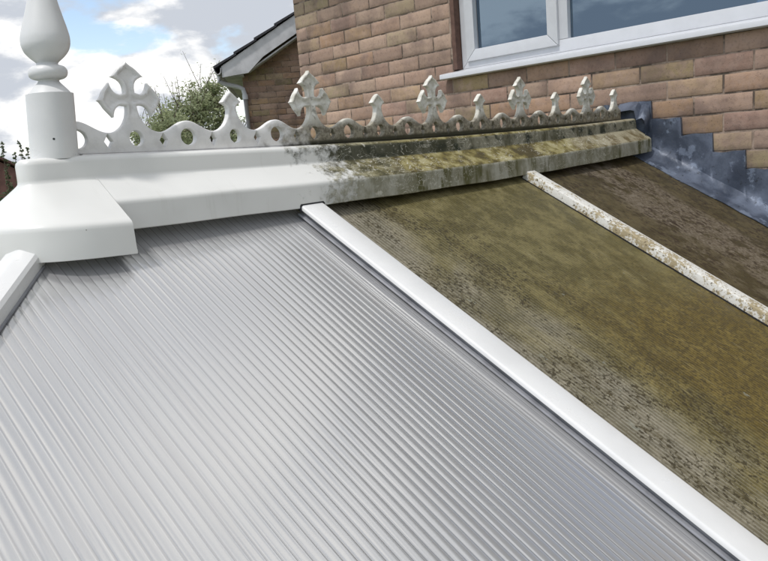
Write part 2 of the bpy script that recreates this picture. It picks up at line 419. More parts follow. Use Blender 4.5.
corebox(Xc+.25, Xc+6, 3.25, 3.497, zb, zt); corebox(Xc+.25, Xc+6, -4.2, -3.95, zb, zt)
link('masonry_core', tomesh('core', bm), house, m_simple('brick_return', (.26, .17, .125), .9, ns=9))
bm = bmesh.new()  # main roof, eaves over the wall
for x0, z0_, x1, z1_ in ((W-.35, zt-.02, W+3.1, zt+2.3), (W+6.6, zt-.02, W+3.1, zt+2.3)):
    sgn = 1 if x0 < x1 else -1
    prism(bm, [(-4.6, 0), (3.8, 0), (3.8, .14), (-4.6, .14)], [lambda a, b_, x=x0, z=z0_: Vector((x, a, z+b_)), lambda a, b_, x=x1, z=z1_: Vector((x, a, z+b_))])
link('roof', tomesh('roof', bm), house, M['tile'])
bm = bmesh.new(); bm_box(bm, W-.34, W-.02, -4.6, 3.8, zt-.10, zt-.02); bevel(bm, .004, 1)
link('soffit', tomesh('soffit', bm), house, M['board'])
bm = bmesh.new(); bm_box(bm, W-.42, W-.345, -4.6, 3.8, zt-.08, zt+.03); bevel(bm, .012, 2)
link('gutter', tomesh('gutter', bm), house, M['frame'])

# window: outer frame, mullion, opening sash with mitred rails, panes, curtain and room behind
XF = W+.045
def mitre_frame(bm, x0, x1, y0, y1, z0, z1, wd, bv=.006):
    """four mitred bars round y0..y1, z0..z1, width wd, depth x0 (front) .. x1"""
    O = [(y0, z0), (y1, z0), (y1, z1), (y0, z1)]; I = [(y0+wd, z0+wd), (y1-wd, z0+wd), (y1-wd, z1-wd), (y0+wd, z1-wd)]
    for i in range(4):
        j_ = (i+1) % 4
        (a, b_), (c, d_), (e, f_), (g, h_) = O[i], O[j_], I[j_], I[i]
        e1 = .0006
        sub = bmesh.new()
        vs = [sub.verts.new(p) for p in ((x0, a, b_), (x0, c, d_), (x0, e, f_), (x0, g, h_), (x1, a, b_), (x1, c, d_), (x1, e, f_), (x1, g, h_))]
        for q in ((0, 3, 2, 1), (4, 5, 6, 7), (0, 1, 5, 4), (1, 2, 6, 5), (2, 3, 7, 6), (3, 0, 4, 7)): sub.faces.new([vs[k] for k in q])
        cen = Vector(((x0+x1)/2, (a+c+e+g)/4, (b_+d_+f_+h_)/4))
        for v in sub.verts:  # pull mitres apart by a hair so the joint reads
            if i % 2 == 0: v.co.y += (cen.y-v.co.y)/abs(cen.y-v.co.y+1e-9)*e1
            else: v.co.z += (cen.z-v.co.z)/abs(cen.z-v.co.z+1e-9)*e1
        bevel(sub, .004, 2); tmp = bpy.data.meshes.new('tmp'); bmesh.ops.recalc_face_normals(sub, faces=sub.faces); sub.to_mesh(tmp); sub.free(); bm.from_mesh(tmp); bpy.data.meshes.remove(tmp)
def m_glass():
    m, t, b, p = mat('window_glass')
    fr = t.new('ShaderNodeFresnel', {'IOR': 3.3}).outputs[0]
    tr = t.new('ShaderNodeBsdfTransparent', {'Color': (.62, .70, .78, 1)}); gl = t.new('ShaderNodeBsdfGlossy', {'Roughness': .01, 'Color': (.58, .78, 1, 1)})
    mx = t.new('ShaderNodeMixShader', {0: fr, 1: tr.outputs[0], 2: gl.outputs[0]})
    t.l.new(mx.outputs[0], m.node_tree.nodes['Material Output'].inputs[0]); return m
GL = m_glass()
win = link('window', (lambda b_: (mitre_frame(b_, XF, XF+.07, WY0+.003, WY1-.026, .366, WZ1-.004, .056), tomesh('window', b_))[1])(bmesh.new()), house, M['frame'], org=(XF, .9, .36), smooth=35)
for (p0, p1) in ((1.655, 1.715), (.30, .36)):
    bm = bmesh.new(); bm_box(bm, XF+.001, XF+.068, p0, p1, .4225, WZ1-.0605); bevel(bm, .005, 2)
    link('mullion', tomesh('mullion', bm), win, M['frame'], org=(XF, p0, .42), smooth=35)
bm = bmesh.new(); mitre_frame(bm, XF-.014, XF+.05, 1.700, 2.224, .398, WZ1-.04, .055)
link('opening_sash', tomesh('sash', bm), win, M['frame'], org=(XF, 1.95, .4), smooth=35)
bm = bmesh.new(); bm_box(bm, XF+.018, XF+.022, 1.76, 2.165, .45, WZ1-.09); link('pane', tomesh('pane', bm), win, GL, org=(XF+.02, 1.95, .45))
bm = bmesh.new(); bm_box(bm, XF+.028, XF+.032, .361, 1.654, .423, WZ1-.06); link('pane', tomesh('pane', bm), win, GL, org=(XF+.03, 1., .43))
bm = bmesh.new(); bm_box(bm, XF+.028, XF+.032, WY0+.06, .299, .423, WZ1-.06); link('pane', tomesh('pane', bm), win, GL, org=(XF+.03, 0., .43))
bm = bmesh.new()   # sloping sill with a nosed front edge
prism(bm, [(XF+.03, .365), (XF-.002, .365), (2.945, .349), (2.938, .347), (2.936, .343), (2.936, .325), (2.941, .322), (XF+.03, .322)],
      [lambda a, b_, y=y: Vector((a, y, b_)) for y in (WY0-.06, WY1+.062)])
# the horns of the sill lap the brick face: keep them in front of the wall only
sill = tomesh('sill', bm)
bm = bmesh.new(); bm.from_mesh(sill)
for v in bm.verts:
    if v.co.x > W-.004 and (v.co.y > WY1 or v.co.y < WY0): v.co.y = WY1-.001 if v.co.y > 0 else WY0+.001
bm.to_mesh(sill); bm.free()
link('sill', sill, win, M['frame'], org=(2.95, .9, .34), smooth=35)
bm = bmesh.new()   # reddish brick reveals, colour darkened to carry the shade of their unlit faces
MR = m_simple('shaded_reveal_brick', (.15, .085, .065), .9, ns=30)
bm_box(bm, W+.002, XF+.12, WY1-.024, WY1-.0005, .366, WZ1); link('reveal', tomesh('reveal', bm), house, MR)
bm = bmesh.new(); bm_box(bm, W+.002, XF+.12, WY0, WY0+.0025, .366, WZ1); link('reveal', tomesh('reveal', bm), house, MR)
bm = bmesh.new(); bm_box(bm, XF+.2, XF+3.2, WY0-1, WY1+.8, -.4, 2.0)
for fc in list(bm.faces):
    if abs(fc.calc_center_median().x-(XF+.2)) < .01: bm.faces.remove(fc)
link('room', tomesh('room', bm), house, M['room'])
bm = bmesh.new(); prism(bm, [(0, .42), (0, WZ1)], [lambda a, b_, i=i: Vector((XF+.16+.018*math.sin(i*1.1), 2.20-.012*i, b_)) for i in range(9)], closed=False)
link('curtain', tomesh('curtain', bm), win, M['curtain'], org=(XF+.16, 2.1, .4), smooth=80)

# ------------------------------------------------------------------ lead flashing (part of the house)
PR = math.radians(29.3); TN = math.tan(PR)
ZP = -.1457   # glazing plane height at y=1.235
def gz(y): return ZP-(1.235-y)*TN
def nrm(y, h): return (y-h*math.sin(PR), gz(y)+h*math.cos(PR))     # point h above the glazing
flash_th = .0035
steps = [(1.248-.1235*i, .098-.075*i) for i in range(14)]
bm = bmesh.new()
rnd = random.Random(3)
# wall sheet as a grid: columns in y, top follows the steps, bottom follows the roof, then the lap on the roof
ys = []
y = 1.46
while y > -.45: ys.append(round(y, 5)); y -= .0125
for sy, sz in steps: ys += [sy+.0015, sy-.0015]
ys = sorted(set(ys), reverse=True)
def step_top(y):
    z_ = .098+.002*math.sin(y*40)
    for sy, sz in steps:
        if y < sy: z_ = sz-.075
    return z_ + .0025*math.sin(y*31) + .0015*math.sin(y*83)
def wob(a, b_): return .006*math.sin(a*17+b_*21)+.004*math.sin(a*47-b_*31+1)+.003*math.sin(a*11+b_*60)+.002*math.sin(a*90+b_*70)
rows = []
for y in ys:
    top = step_top(y); by = gz(min(y, 1.30))+.014 if y < 1.30 else gz(1.30)+.014
    if y > 1.345: by = gz(1.345-(y-1.345))+.014
    col = []
    col.append((W-.001, y, top))
    for q in range(0, 5):
        z_ = top+(by+.035-top)*q/4
        col.append((W-.010-abs(wob(y, z_))*1.0, y, z_))
    lap = .135+.005*math.sin(y*19)+.004*math.sin(y*53)
    for q in range(1, 9):
        tt = q/8
        x_ = W-.018-(lap-.018)*tt
        h = .034*(1-tt)**3+.006+abs(wob(y*1.3, x_*2))*.9*(1-tt*.6)
        if q == 8: h = .004
        yy, zz = (y-h*math.sin(PR)*.5, by-.014+h*math.cos(PR))
        col.append((x_, yy, zz))
    col.append((W-lap+.001, y, by-.014+.0008))
    rows.append([bm.verts.new(p) for p in col])
for r0, r1 in zip(rows, rows[1:]):
    for i in range(len(r0)-1): bm.faces.new((r0[i], r0[i+1], r1[i+1], r1[i]))
lead = link('lead_flashing', tomesh('lead', bm), house, M['lead'], org=(W, .8, -.3), smooth=38)
# saddle piece dressed over the ridge end, with a folded flap
bm = bmesh.new()
prof = [(1.405, -.02), (1.40, .05), (1.385, .101), (1.345, .106), (1.315, .103), (1.302, .098), (1.290, .088), (1.280, .092), (1.268, .090), (1.256, .080), (1.250, .045), (1.256, .01), (1.258, -.03)]
rws = []
for q in range(5):
    tt = q/4
    rws.append([bm.verts.new((W-.012-.055*tt+.004*math.sin(i*2+q), a, b_-(.035 if a > 1.295 else .06)*tt*(1 if b_ > 0 else .3)+.003*math.sin(i*1.7))) for i, (a, b_) in enumerate(prof)])
back = [bm.verts.new((W-.002, a, b_)) for a, b_ in prof]
for r0, r1 in zip([back]+rws, rws):
    for i in range(len(prof)-1): bm.faces.new((r0[i], r0[i+1], r1[i+1], r1[i]))
link('lead_saddle', tomesh('saddle', bm), house, M['lead'], org=(W, 1.3, 0), smooth=40)

# ------------------------------------------------------------------ conservatory roof
def sag(x): return -.017*max(0, 1-((x-1.75)/1.172)**2)
cons = empty('conservatory_roof', (1.4, 1.345, -H), 'conservatory roof of white bars and ribbed sheets, left half cleaned and right half green with algae', 'roof')
YB = -.42   # eaves
def hip_y(x): return x+.812
def panel(name, x0, x1, m, hip=False, org=None, margin=.012, PITCH=PITCH, amp=.0008):
    bm = bmesh.new(); xs = []; x = x0
    n0 = math.ceil((x0+5.0)/PITCH)
    prof = []
    prof.append((x0, 0.0))
    k = n0
    fr = ((0, .0), (.07, .34), (.18, .60), (.34, .74), (.5, .78), (.66, .74), (.82, .60), (.93, .34))
    while (k)*PITCH-5.0 < x1:
        for a, b_ in fr:
            xx = (k+a)*PITCH-5.0
            if x0 < xx < x1:
                e = min(1, max(0, (min(xx-x0, x1-xx)-margin)/.012))
                prof.append((xx, b_*amp*e))
        k += 1
    prof.append((x1, 0.0))
    NS = 10
    cols = []
    for (xx, h) in prof:
        yt = 1.338 if not hip else min(1.338, hip_y(xx)); 
        if hip and yt < YB+.05: yt = YB+.05
        col = []
        for q in range(NS+1):
            y = yt+(YB-yt)*q/NS
            bow = .0012*math.sin(xx*5+y*4)+.0008*math.sin(xx*13-y*9)
            yy, zz = nrm(y, h+bow); col.append(bm.verts.new((xx, yy, zz)))
        cols.append(col)
    for c0, c1 in zip(cols, cols[1:]):
        for q in range(NS): bm.faces.new((c0[q], c0[q+1], c1[q+1], c1[q]))
    bm.normal_update()
    if sum(fc.normal.z for fc in bm.faces) < 0: bmesh.ops.reverse_faces(bm, faces=bm.faces)
    o = link(name, tomesh('panel', bm, False), cons, m, org=org or ((x0+x1)/2, .5, gz(.5)), smooth=60)
    thick(o, .025)
    return o
p1 = panel('roof_panel', -1.15, 1.027, M['poly'], hip=True); p1['label'] = 'clean silver ribbed polycarbonate sheet'
p2 = panel('roof_panel', 1.055, 1.970, M['old'], PITCH=PITCH_OLD, amp=.00035); p2['label'] = 'olive green algae covered ribbed sheet'
p3 = panel('roof_panel', 1.985, 2.955, M['old2'], PITCH=PITCH_OLD, amp=.0003); p3['label'] = 'dark brown stained sheet beside the lead'
# far slope and hipped end, plain versions of the same sheets
bm = bmesh.new(); zr = gz(1.342)
bm_poly(bm, [(.53, 1.342, zr), (2.95, 1.342, zr), (2.95, 3.0, zr-1.658*TN), (-1.128, 3.0, zr-1.658*TN)])
link('roof_panel', tomesh('farpanel', bm), cons, M['old'], org=(1.4, 2.2, -.6))['label'] = 'far slope sheet beyond the ridge'
bm = bmesh.new()
bm_poly(bm, [(.524, 1.330, zr-.004), (.524, 1.345, zr-.004), (-1.13, 2.995, zr-.004-1.65*TN), (-1.13, -.318, zr-.004-1.65*TN)])
link('roof_panel', tomesh('endpanel', bm), cons, M['poly'], org=(-.3, 1.35, -.5))['label'] = 'hipped end sheet'

def bar(name, xc, m, label, half=.034, grey=True):
    bm = bmesh.new(); hw = half; sk = .021 if grey else .0045
    prof = [(-hw, sk), (-hw, .026), (-hw+.0022, .0291), (-hw+.0055, .0302), (hw-.0055, .0302), (hw-.0022, .0291), (hw, .026), (hw, sk), (hw-.004, sk-.002), (-hw+.004, sk-.002)]
    sts = []
    for q in range(14):
        y = 1.252+(YB-.02-1.252)*q/13
        sts.append(lambda a, b_, y=y: Vector((xc+a, *nrm(y, b_))))
    prism(bm, prof, sts)
    cap = link(name, tomesh('bar', bm), cons, m, org=(xc, .5, gz(.5)), smooth=40); cap['label'] = label
    bm = bmesh.new()
    prof = [(-hw+.008, .0018), (-hw+.001, .003), (-hw-.001, .006), (-hw+.001, .0085), (-hw+.006, .0095), (-hw+.0095, .010), (-hw+.0095, .0185), (hw-.008, .0185), (hw-.008, .0018)]
    if not grey: prof = [(-hw-.0015, .0008), (-hw-.0015, .0028), (-hw+.003, .0035), (hw-.003, .0035), (hw-.003, .0008)]
    prism(bm, prof, [lambda a, b_, y=y: Vector((xc+a, *nrm(y, b_))) for y in (1.25, .4, YB)])
    link('gasket', tomesh('gasket', bm), cap, M['gasket'] if grey else M['dark'], org=(xc, .5, gz(.5)), smooth=35)
    return cap
bar('glazing_bar', 1.0435, M['white'], 'clean white bar between the clean and green sheets')
bar('glazing_bar', 1.980, M['dbar'], 'white bar speckled with tan lichen', .0255, False)
# hip bar: 45 degrees in plan, boxier section
bm = bmesh.new(); D = Vector((-1, -1, -TN)).normalized(); Rt = Vector((1, -1, 0)).normalized(); Up = Rt.cross(D); Up = Up if Up.z > 0 else -Up
P0 = Vector((.405, 1.238, gz(1.222)))
prof = [(.028, .002), (.030, .024), (.026, .030), (.006, .037), (0, .038), (-.006, .037), (-.026, .030), (-.030, .024), (-.028, .002)]
prism(bm, prof, [lambda a, b_, L=L: P0+D*L+Rt*a+Up*b_ for L in (-.02, .5, 1.2, 2.0)])
hb = link('hip_bar', tomesh('hip', bm), cons, M['white'], org=tuple(P0), smooth=30)
bm = bmesh.new(); prism(bm, [(.026, .0005), (.0315, .001), (.0315, .0035), (.0285, .004), (-.0285, .004), (-.0315, .0035), (-.0315, .0005)], [lambda a, b_, L=L: P0+D*L+Rt*a+Up*b_ for L in (-.01, 2.0)])
link('gasket', tomesh('hipgasket', bm), hb, M['gasket'], org=tuple(P0), smooth=30)

# ridge cap: one extruded profile with a slight sag
YC = 1.345
half = [(1.345, .0345), (1.312, .034), (1.305, .032), (1.3005, .028), (1.299, .022), (1.2975, -.004), (1.2965, -.009), (1.293, -.0125), (1.241, -.049), (1.2365, -.0525), (1.2345, -.0565), (1.234, -.061), (1.233, -.1065), (1.2355, -.108), (1.238, -.106), (1.239, -.075)]
prof = half + [(2*YC-a, b_) for a, b_ in half[::-1][:-1]]
bm = bmesh.new()
stx = [.5795+(2.928-.5795)*q/60 for q in range(61)]
rows = prism(bm, prof, [lambda a, b_, x=x: Vector((x, a+.0006*math.sin(x*9)*min(1, (x-.5795)/.3), b_+sag(x)+.0008*math.sin(x*17)*(1 if a < 1.24 else .3)*min(1, (x-.5795)/.3))) for x in stx], closed=False)
outward(bm, YC, -.15)
cap = link('ridge_cap', tomesh('cap', bm, False), cons, M['cap'], org=(1.7, YC, 0), smooth=42)
thick(cap, .003)
cap['label'] = 'stepped ridge capping, white at left, green and flaking at right'
# closed end plug where the cap meets the lead
bm = bmesh.new()
hp = [(a+.004, b_-.003) for a, b_ in half if b_ > -.09]; pl = hp + [(2*YC-a, b_) for a, b_ in hp[::-1][:-1]]
prism(bm, pl, [lambda a, b_: Vector((2.9265, a, b_)), lambda a, b_: Vector((2.905, a, b_))])
link('end_stop', tomesh('stop', bm), cap, M['cap'], org=(2.92, YC, 0))
# sealant bead / shadow gap under the cresting
# hood over the hipped end
inner = [(.5795, 1.2975), (.53, 1.2975), (.487, 1.298), (.468, 1.301), (.457, 1.309), (.453, 1.322), (.457, 1.345), (.463, 1.367), (.475, 1.385), (.50, 1.392), (.5795, 1.3925)]
outer = [(.5795, 1.184), (.535, 1.184), (.492, 1.187), (.455, 1.197), (.424, 1.216), (.398, 1.246), (.378, 1.290), (.372, 1.345), (.378, 1.400), (.43, 1.49), (.5795, 1.506)]
def tilt(x): return .010*min(1, max(0, (.578-x)/.16))
def ringf(tt, z0_, z1_):
    return [(i[0]+(o_[0]-i[0])*tt, i[1]+(o_[1]-i[1])*tt, z0_+(z1_-z0_)*tt+tilt(o_[0])*tt) for i, o_ in zip(inner, outer)]
def off(ring, dx, z): # shrink or grow round the middle
    return [(p[0]-(dx if p[0] < .575 else 0)*( (.53-p[0])/.15 if p[0] < .53 else 0), p[1]-dx*max(-1, min(1, (1.345-p[1])/.11)), z+tilt(p[0])) for p in ring]
base = [(i[0], i[1], -.0045) for i in inner]
rings = []
def up(k, dx, z): return [(i[0]+(dx if i[0] < .57 else 0), YC+(i[1]-YC)*k, z) for i in inner]
rings.append([(i[0] if i[0] > .57 else .53+(i[0]-.53)*.30, YC+(i[1]-YC)*.10, .0345) for i in inner])
rings += [up(.695, .010, .034), up(.842, .006, .032), up(.937, .002, .028), up(.968, .0005, .022)]
rings.append([(i[0], i[1], -.004) for i in inner])
rings += [ringf(q, -.0088 if q < .02 else -.0097, -.0888) for q in (.009, .04, .5, .94)]
o_ = ringf(1, -.0097, -.0888); rings.append(o_)
rings.append([(p[0]-(.0015 if p[0] < .57 else 0), p[1]-.0022*(1 if p[1] < YC else -1), p[2]-.0045) for p in o_])
rings.append([(p[0]-(.002 if p[0] < .57 else 0), p[1]-.003*(1 if p[1] < YC else -1), p[2]-.010) for p in o_])
rings.append([(p[0]-(.003 if p[0] < .57 else 0), p[1]-.004*(1 if p[1] < YC else -1), -.1475+tilt(p[0])*.9) for p in o_])
rings.append([(p[0]+.001, p[1]-.0015*(1 if p[1] < YC else -1), -.1485+tilt(p[0])*.9) for p in o_])
rings.append([(p[0]+.002, p[1]+.002*(1 if p[1] < YC else -1), -.142+tilt(p[0])*.9) for p in o_])
def catmull(ring, n=4):
    out = []
    for i in range(len(ring)-1):
        p0 = Vector(ring[max(i-1, 0)]); a = Vector(ring[i]); b_ = Vector(ring[i+1]); p3 = Vector(ring[min(i+2, len(ring)-1)])
        for q in range(n):
            tt = q/n
            out.append(.5*((2*a)+(b_-p0)*tt+(2*p0-5*a+4*b_-p3)*tt*tt+(-p0+3*a-3*b_+p3)*tt**3))
    out.append(Vector(ring[-1])); return out
bm = bmesh.new(); R = [[bm.verts.new(p) for p in catmull(r)] for r in rings]
for r0, r1 in zip(R, R[1:]):
    for i in range(len(r0)-1): bm.faces.new((r0[i], r0[i+1], r1[i+1], r1[i]))
bm.faces.new(R[0])
# right-hand cheek between the hood and the narrower ridge cap
front = [r[0] for r in R[5:]]; 
cheek_in = [(.5795, 1.2975, -.0095), (.5795, 1.2375, -.0575), (.5795, 1.2375, -.104), (.5795, 1.2375, -.12)]
vs = [bm.verts.new((.5795, v.co.y, v.co.z)) for v in front if v.co.y < 1.297]
ci = [bm.verts.new(p) for p in ((.5795, 1.2365, -.1200), (.5795, 1.2365, -.0600))]
bm.faces.new(vs+ci)
outward(bm, YC, -.15)
hood = link('end_hood', tomesh('hood', bm, False), cons, M['cap'], org=(.53, YC, 0), smooth=45)
thick(hood, .003)
# dark strip standing in for the shaded gap where the bar enters the fascia
bm = bmesh.new()
prism(bm, [(-.0375, .018), (-.0375, .030), (-.034, .0335), (.034, .0335), (.0375, .030), (.0375, .018)], [lambda a, b_, y=y: Vector((1.0435+a, y, gz(y)+b_*1.12)) for y in (1.2322, 1.240)])
link('bar_notch_shade', tomesh('notch', bm), cap, M['dark'], org=(1.0435, 1.235, -.1))

# finial
FX, FY = .527, YC-.003
fr = [(.041, .0335), (.0412, .040), (.0408, .140), (.0405, .143), (.039, .1465), (.030, .157), (.0215, .166), (.0185, .1695), (.018, .172), (.0195, .1735), (.027, .1755), (.0315, .179), (.0335, .185), (.0325, .191), (.0285, .196), (.022, .1985), (.0185, .200), (.0185, .203), (.021, .206), (.029, .213), (.0365, .222), (.0408, .232), (.0418, .241), (.0412, .250), (.038, .264), (.0335, .280), (.0285, .298), (.024, .316), (.020, .336), (.0165, .358), (.0130, .385), (.0095, .410), (.006, .428), (.003, .437), (.0002, .440)]
def smooth_prof(pr, n=3):
    out = []
    for i in range(len(pr)-1):
        p0 = Vector(pr[max(i-1, 0)]); a = Vector(pr[i]); b_ = Vector(pr[i+1]); p3 = Vector(pr[min(i+2, len(pr)-1)])
        for q in range(n):
            tt = q/n; out.append(.5*((2*a)+(b_-p0)*tt+(2*p0-5*a+4*b_-p3)*tt*tt+(-p0+3*a-3*b_+p3)*tt**3))
    out.append(Vector(pr[-1])); return out
bm = bmesh.new(); SG = 56; rows = []
for r, z_ in smooth_prof(fr):
    lean = (z_-.035)*.085
    rows.append([bm.verts.new((FX+lean+r*math.cos(k*math.tau/SG), FY-lean*.1+r*math.sin(k*math.tau/SG), z_)) for k in range(SG)])
for r0, r1 in zip(rows, rows[1:]):
    for k in range(SG): bm.faces.new((r0[k], r0[(k+1) % SG], r1[(k+1) % SG], r1[k]))
bm.faces.new(rows[0][::-1]); bm.faces.new(rows[-1])
fin = link('finial', tomesh('finial', bm), cons, M['white'], org=(FX, FY, .034), smooth=50)
bm = bmesh.new(); dv = Vector((-.35, -.94, 0)).normalized(); cpt = Vector((FX+.003, FY, .066))+dv*.0405
tube(bm, [cpt, cpt+dv*.0012], .0021, 10)
link('screw', tomesh('screw', bm), fin, M['screw'], org=tuple(cpt))

# ------------------------------------------------------------------ cresting
T = .016; CF = 1.3345; CB = .0365          # thickness, front plane, base height
DIP, HUMP = .0395, .062; PER = .4719; C0 = .690; ZC = .066
HW = .0108
def flare(n=12, zc0=None):
    """right side, from dip (u=.055) up to neck"""
    pts = []
    for i in range(n+1):
        a = i/n*math.pi/2
        pts.append((.055-(.055-HW)*math.sin(a), DIP+.052*(1-math.cos(a))))
    return pts
FL = flare(24)
def cutw(zc):
    for (a, b_), (c, d_) in zip(FL, FL[1:]):
        if b_ <= zc <= d_: return a+(c-a)*(zc-b_)/(d_-b_)
    return HW
WC = cutw(ZC)
def arm(sc_=1.0, tip=.073):
    k = sc_
    pts = [(.0135, HW), (.022, HW*.98), (.030, .0122), (.0355, .0155), (.040, .0208), (.0430, .0275), (.0446, .0332), (.0475, .0298), (.0520, .0254), (.0575, .0200), (.062, .0150), (.0660, .0085), (.0705, .0030), (.0750, 0)]
    return [(a if a < .02 else .0135+(a-.0135)*k, b_) for a, b_ in pts]
ZX = .103
def cross_half():
    r = [(WC, ZC)] + [p for p in FL if p[1] > ZC+.0005 and p[1] < ZX-HW-.003]
    r.append((HW, ZX-HW-.001))
    A = arm(.86)
    r += [(a, ZX-b_) for a, b_ in A[1:]]            # underside of right arm to its tip
    r += [(a, ZX+b_) for a, b_ in A[:-1][::-1]][:-1]
    r += [(HW, ZX+.0135)]
    Bm = arm(1.0)
    r += [(b_, ZX+a) for a, b_ in Bm[1:]]
    return r
def spike_half():
    r = [(WC, ZC)] + [p for p in FL if p[1] > ZC+.0005 and p[1] < .088]
    r += [(.0112, .088), (.0132, .0925), (.0178, .0965), (.0238, .0995), (.0258, .101), (.0232, .1035), (.0185, .108), (.0135, .1135), (.0085, .1180), (.004, .1215), (0, .124)]
    return r
def solid(name, outline, holes, cutz=None, recess=lambda x, z: 0.0, fine=.0032):
    """outline/holes: 2D (x,z) loops, outline anticlockwise; cut edges at z==cutz stay open"""
    def resample(lp):
        out = []
        for i in range(len(lp)):
            a = Vector(lp[i]); b_ = Vector(lp[(i+1) % len(lp)]); n = max(1, int((b_-a).length/fine))
            for q in range(n): out.append(a+(b_-a)*q/n)
        return out
    loops = [resample(outline)] + [resample(h) for h in holes]
    iscut = lambda p: cutz is not None and any(abs(p.y-c) < 1e-6 for c in ([cutz] if not isinstance(cutz, (list, tuple)) else cutz))
    def offs(lp, d_, sgn):
        out = []
        n = len(lp)
        for i, p in enumerate(lp):
            a = lp[i-1]; b_ = lp[(i+1) % n]
            e1 = (p-a).normalized(); e2 = (b_-p).normalized()
            n1 = Vector((-e1.y, e1.x)); n2 = Vector((-e2.y, e2.x))
            if iscut(p):
                if iscut(a) and iscut(b_): out.append(p.copy()); continue
                nn = n1 if iscut(b_) else n2
                sx = (1 if nn.x > 0 else -1); out.append(Vector((p.x+sgn*d_*sx/max(.5, abs(nn.x)), p.y))); continue
            m_ = n1+n2
            if m_.length < 1e-6: m_ = n1
            m_.normalize(); c = max(.55, m_.dot(n1)); out.append(p+sgn*m_*d_/c)
        return out
    bm = bmesh.new()
    rings_ = [(0, T-.003), (0, .0032), (.0009, .0012), (.0026, 0)]
    last = []
    for li, lp in enumerate(loops):
        sgn = 1 if li == 0 else -1     # inwards for the outline (anticlockwise), outwards for holes (also anticlockwise)
        k = 1.0 if li == 0 else .55
        R_ = []
        pr_ = None
        for d_, y_ in rings_:
            q = offs(lp, d_*k, sgn) if d_ else lp
            R_.append([bm.verts.new((p.x, CF+y_, p.y)) for p in q])
        bk = offs(lp, .0025*k, sgn); backring = [bm.verts.new((p.x, CF+T, p.y)) for p in bk]
        seq = [backring]+R_
        for r0, r1 in zip(seq, seq[1:]):
            for i in range(len(lp)):
                j_ = (i+1) % len(lp)
                if iscut(lp[i]) and iscut(lp[j_]) and li == 0: continue
                bm.faces.new((r0[i], r0[j_], r1[j_], r1[i]))
        f4 = offs(lp, .0026*k, sgn)
        last.append((lp, sgn, R_[-1], backring, k))
    # face fill, with an inner relief ring
    def fill(vertsets, y_of):
        co = []; edges = []; vmap = []
        for (vs_, ) in vertsets:
            b0 = len(co)
            for v in vs_: co.append(Vector((v.co.x, v.co.z))); vmap.append(v)
            for i in range(len(vs_)): edges.append((b0+i, b0+(i+1) % len(vs_)))
        nb = len(co)
        # interior points: relief samples
        return co, edges, vmap, nb
    for side in (0, 1):
        vertsets = [(l[2+side],) for l in last]
        co, edges, vmap, nb = fill(vertsets, None)
        extra = []
        if side == 0:
            xs_ = [c.x for c in co]; zs_ = [c.y for c in co]
            g = .0030
            import bisect
            def inside(px, pz, lp):
                c = False; n = len(lp)
                for i in range(n):
                    a = lp[i]; b_ = lp[i-1]
                    if (a.y > pz) != (b_.y > pz) and px < (b_.x-a.x)*(pz-a.y)/(b_.y-a.y)+a.x: c = not c
                return c
            L0 = [Vector((v.co.x, v.co.z)) for v in last[0][2]]
            HL = [[Vector((v.co.x, v.co.z)) for v in l[2]] for l in last[1:]]
            if recess is not None and (max(xs_)-min(xs_)) < .3:
                zz = min(zs_)+g
                allp = L0+[q for h in HL for q in h]
                segp = [p for p in L0 if not iscut(p)]
                while zz < max(zs_):
                    xx = min(xs_)+g*.5
                    while xx < max(xs_):
                        if inside(xx, zz, L0):
                            dmin = min((p.x-xx)**2+(p.y-zz)**2 for p in segp)**.5
                            if dmin > .0018: extra.append((Vector((xx, zz)), dmin))
                        xx += g
                    zz += g
        pts = co+[e[0] for e in extra]
        vc, ve, vf, ov, oe, of = delaunay_2d_cdt(pts, edges, [list(range(len(last[0][0])))] + [[len(last[0][0])+sum(len(l[0]) for l in last[1:i+1])+q for q in range(len(last[i+1][0]))] for i in range(len(last)-1)], 0, 1e-7)
        # keep faces inside the outline and outside the holes
        newv = {}
        for i, c in enumerate(vc):
            src = ov[i][0] if ov[i] else None
            if src is not None and src < nb: newv[i] = vmap[src]
            else:
                yy = CF
                if src is not None:
                    dm = extra[src-nb][1]; yy += recess(c.x, c.y)*min(1, max(0, (dm-.0030)/.0025))
                newv[i] = bm.verts.new((c.x, yy if side == 0 else CF+T, c.y))
        import itertools
        def ins(px, pz, lp):
            c = False; n = len(lp)
            for i in range(n):
                a = lp[i]; b_ = lp[i-1]
                if (a.y > pz) != (b_.y > pz) and px < (b_.x-a.x)*(pz-a.y)/(b_.y-a.y)+a.x: c = not c
            return c
        Ls = [[Vector((v.co.x, v.co.z)) for v in l[2+side]] for l in last]
        for fc in vf:
            cx_ = sum(vc[i].x for i in fc)/len(fc); cz_ = sum(vc[i].y for i in fc)/len(fc)
            if not ins(cx_, cz_, Ls[0]) or any(ins(cx_, cz_, h) for h in Ls[1:]): continue
            try: bm.faces.new([newv[i] for i in fc])
            except ValueError: pass
    return tomesh(name, bm)
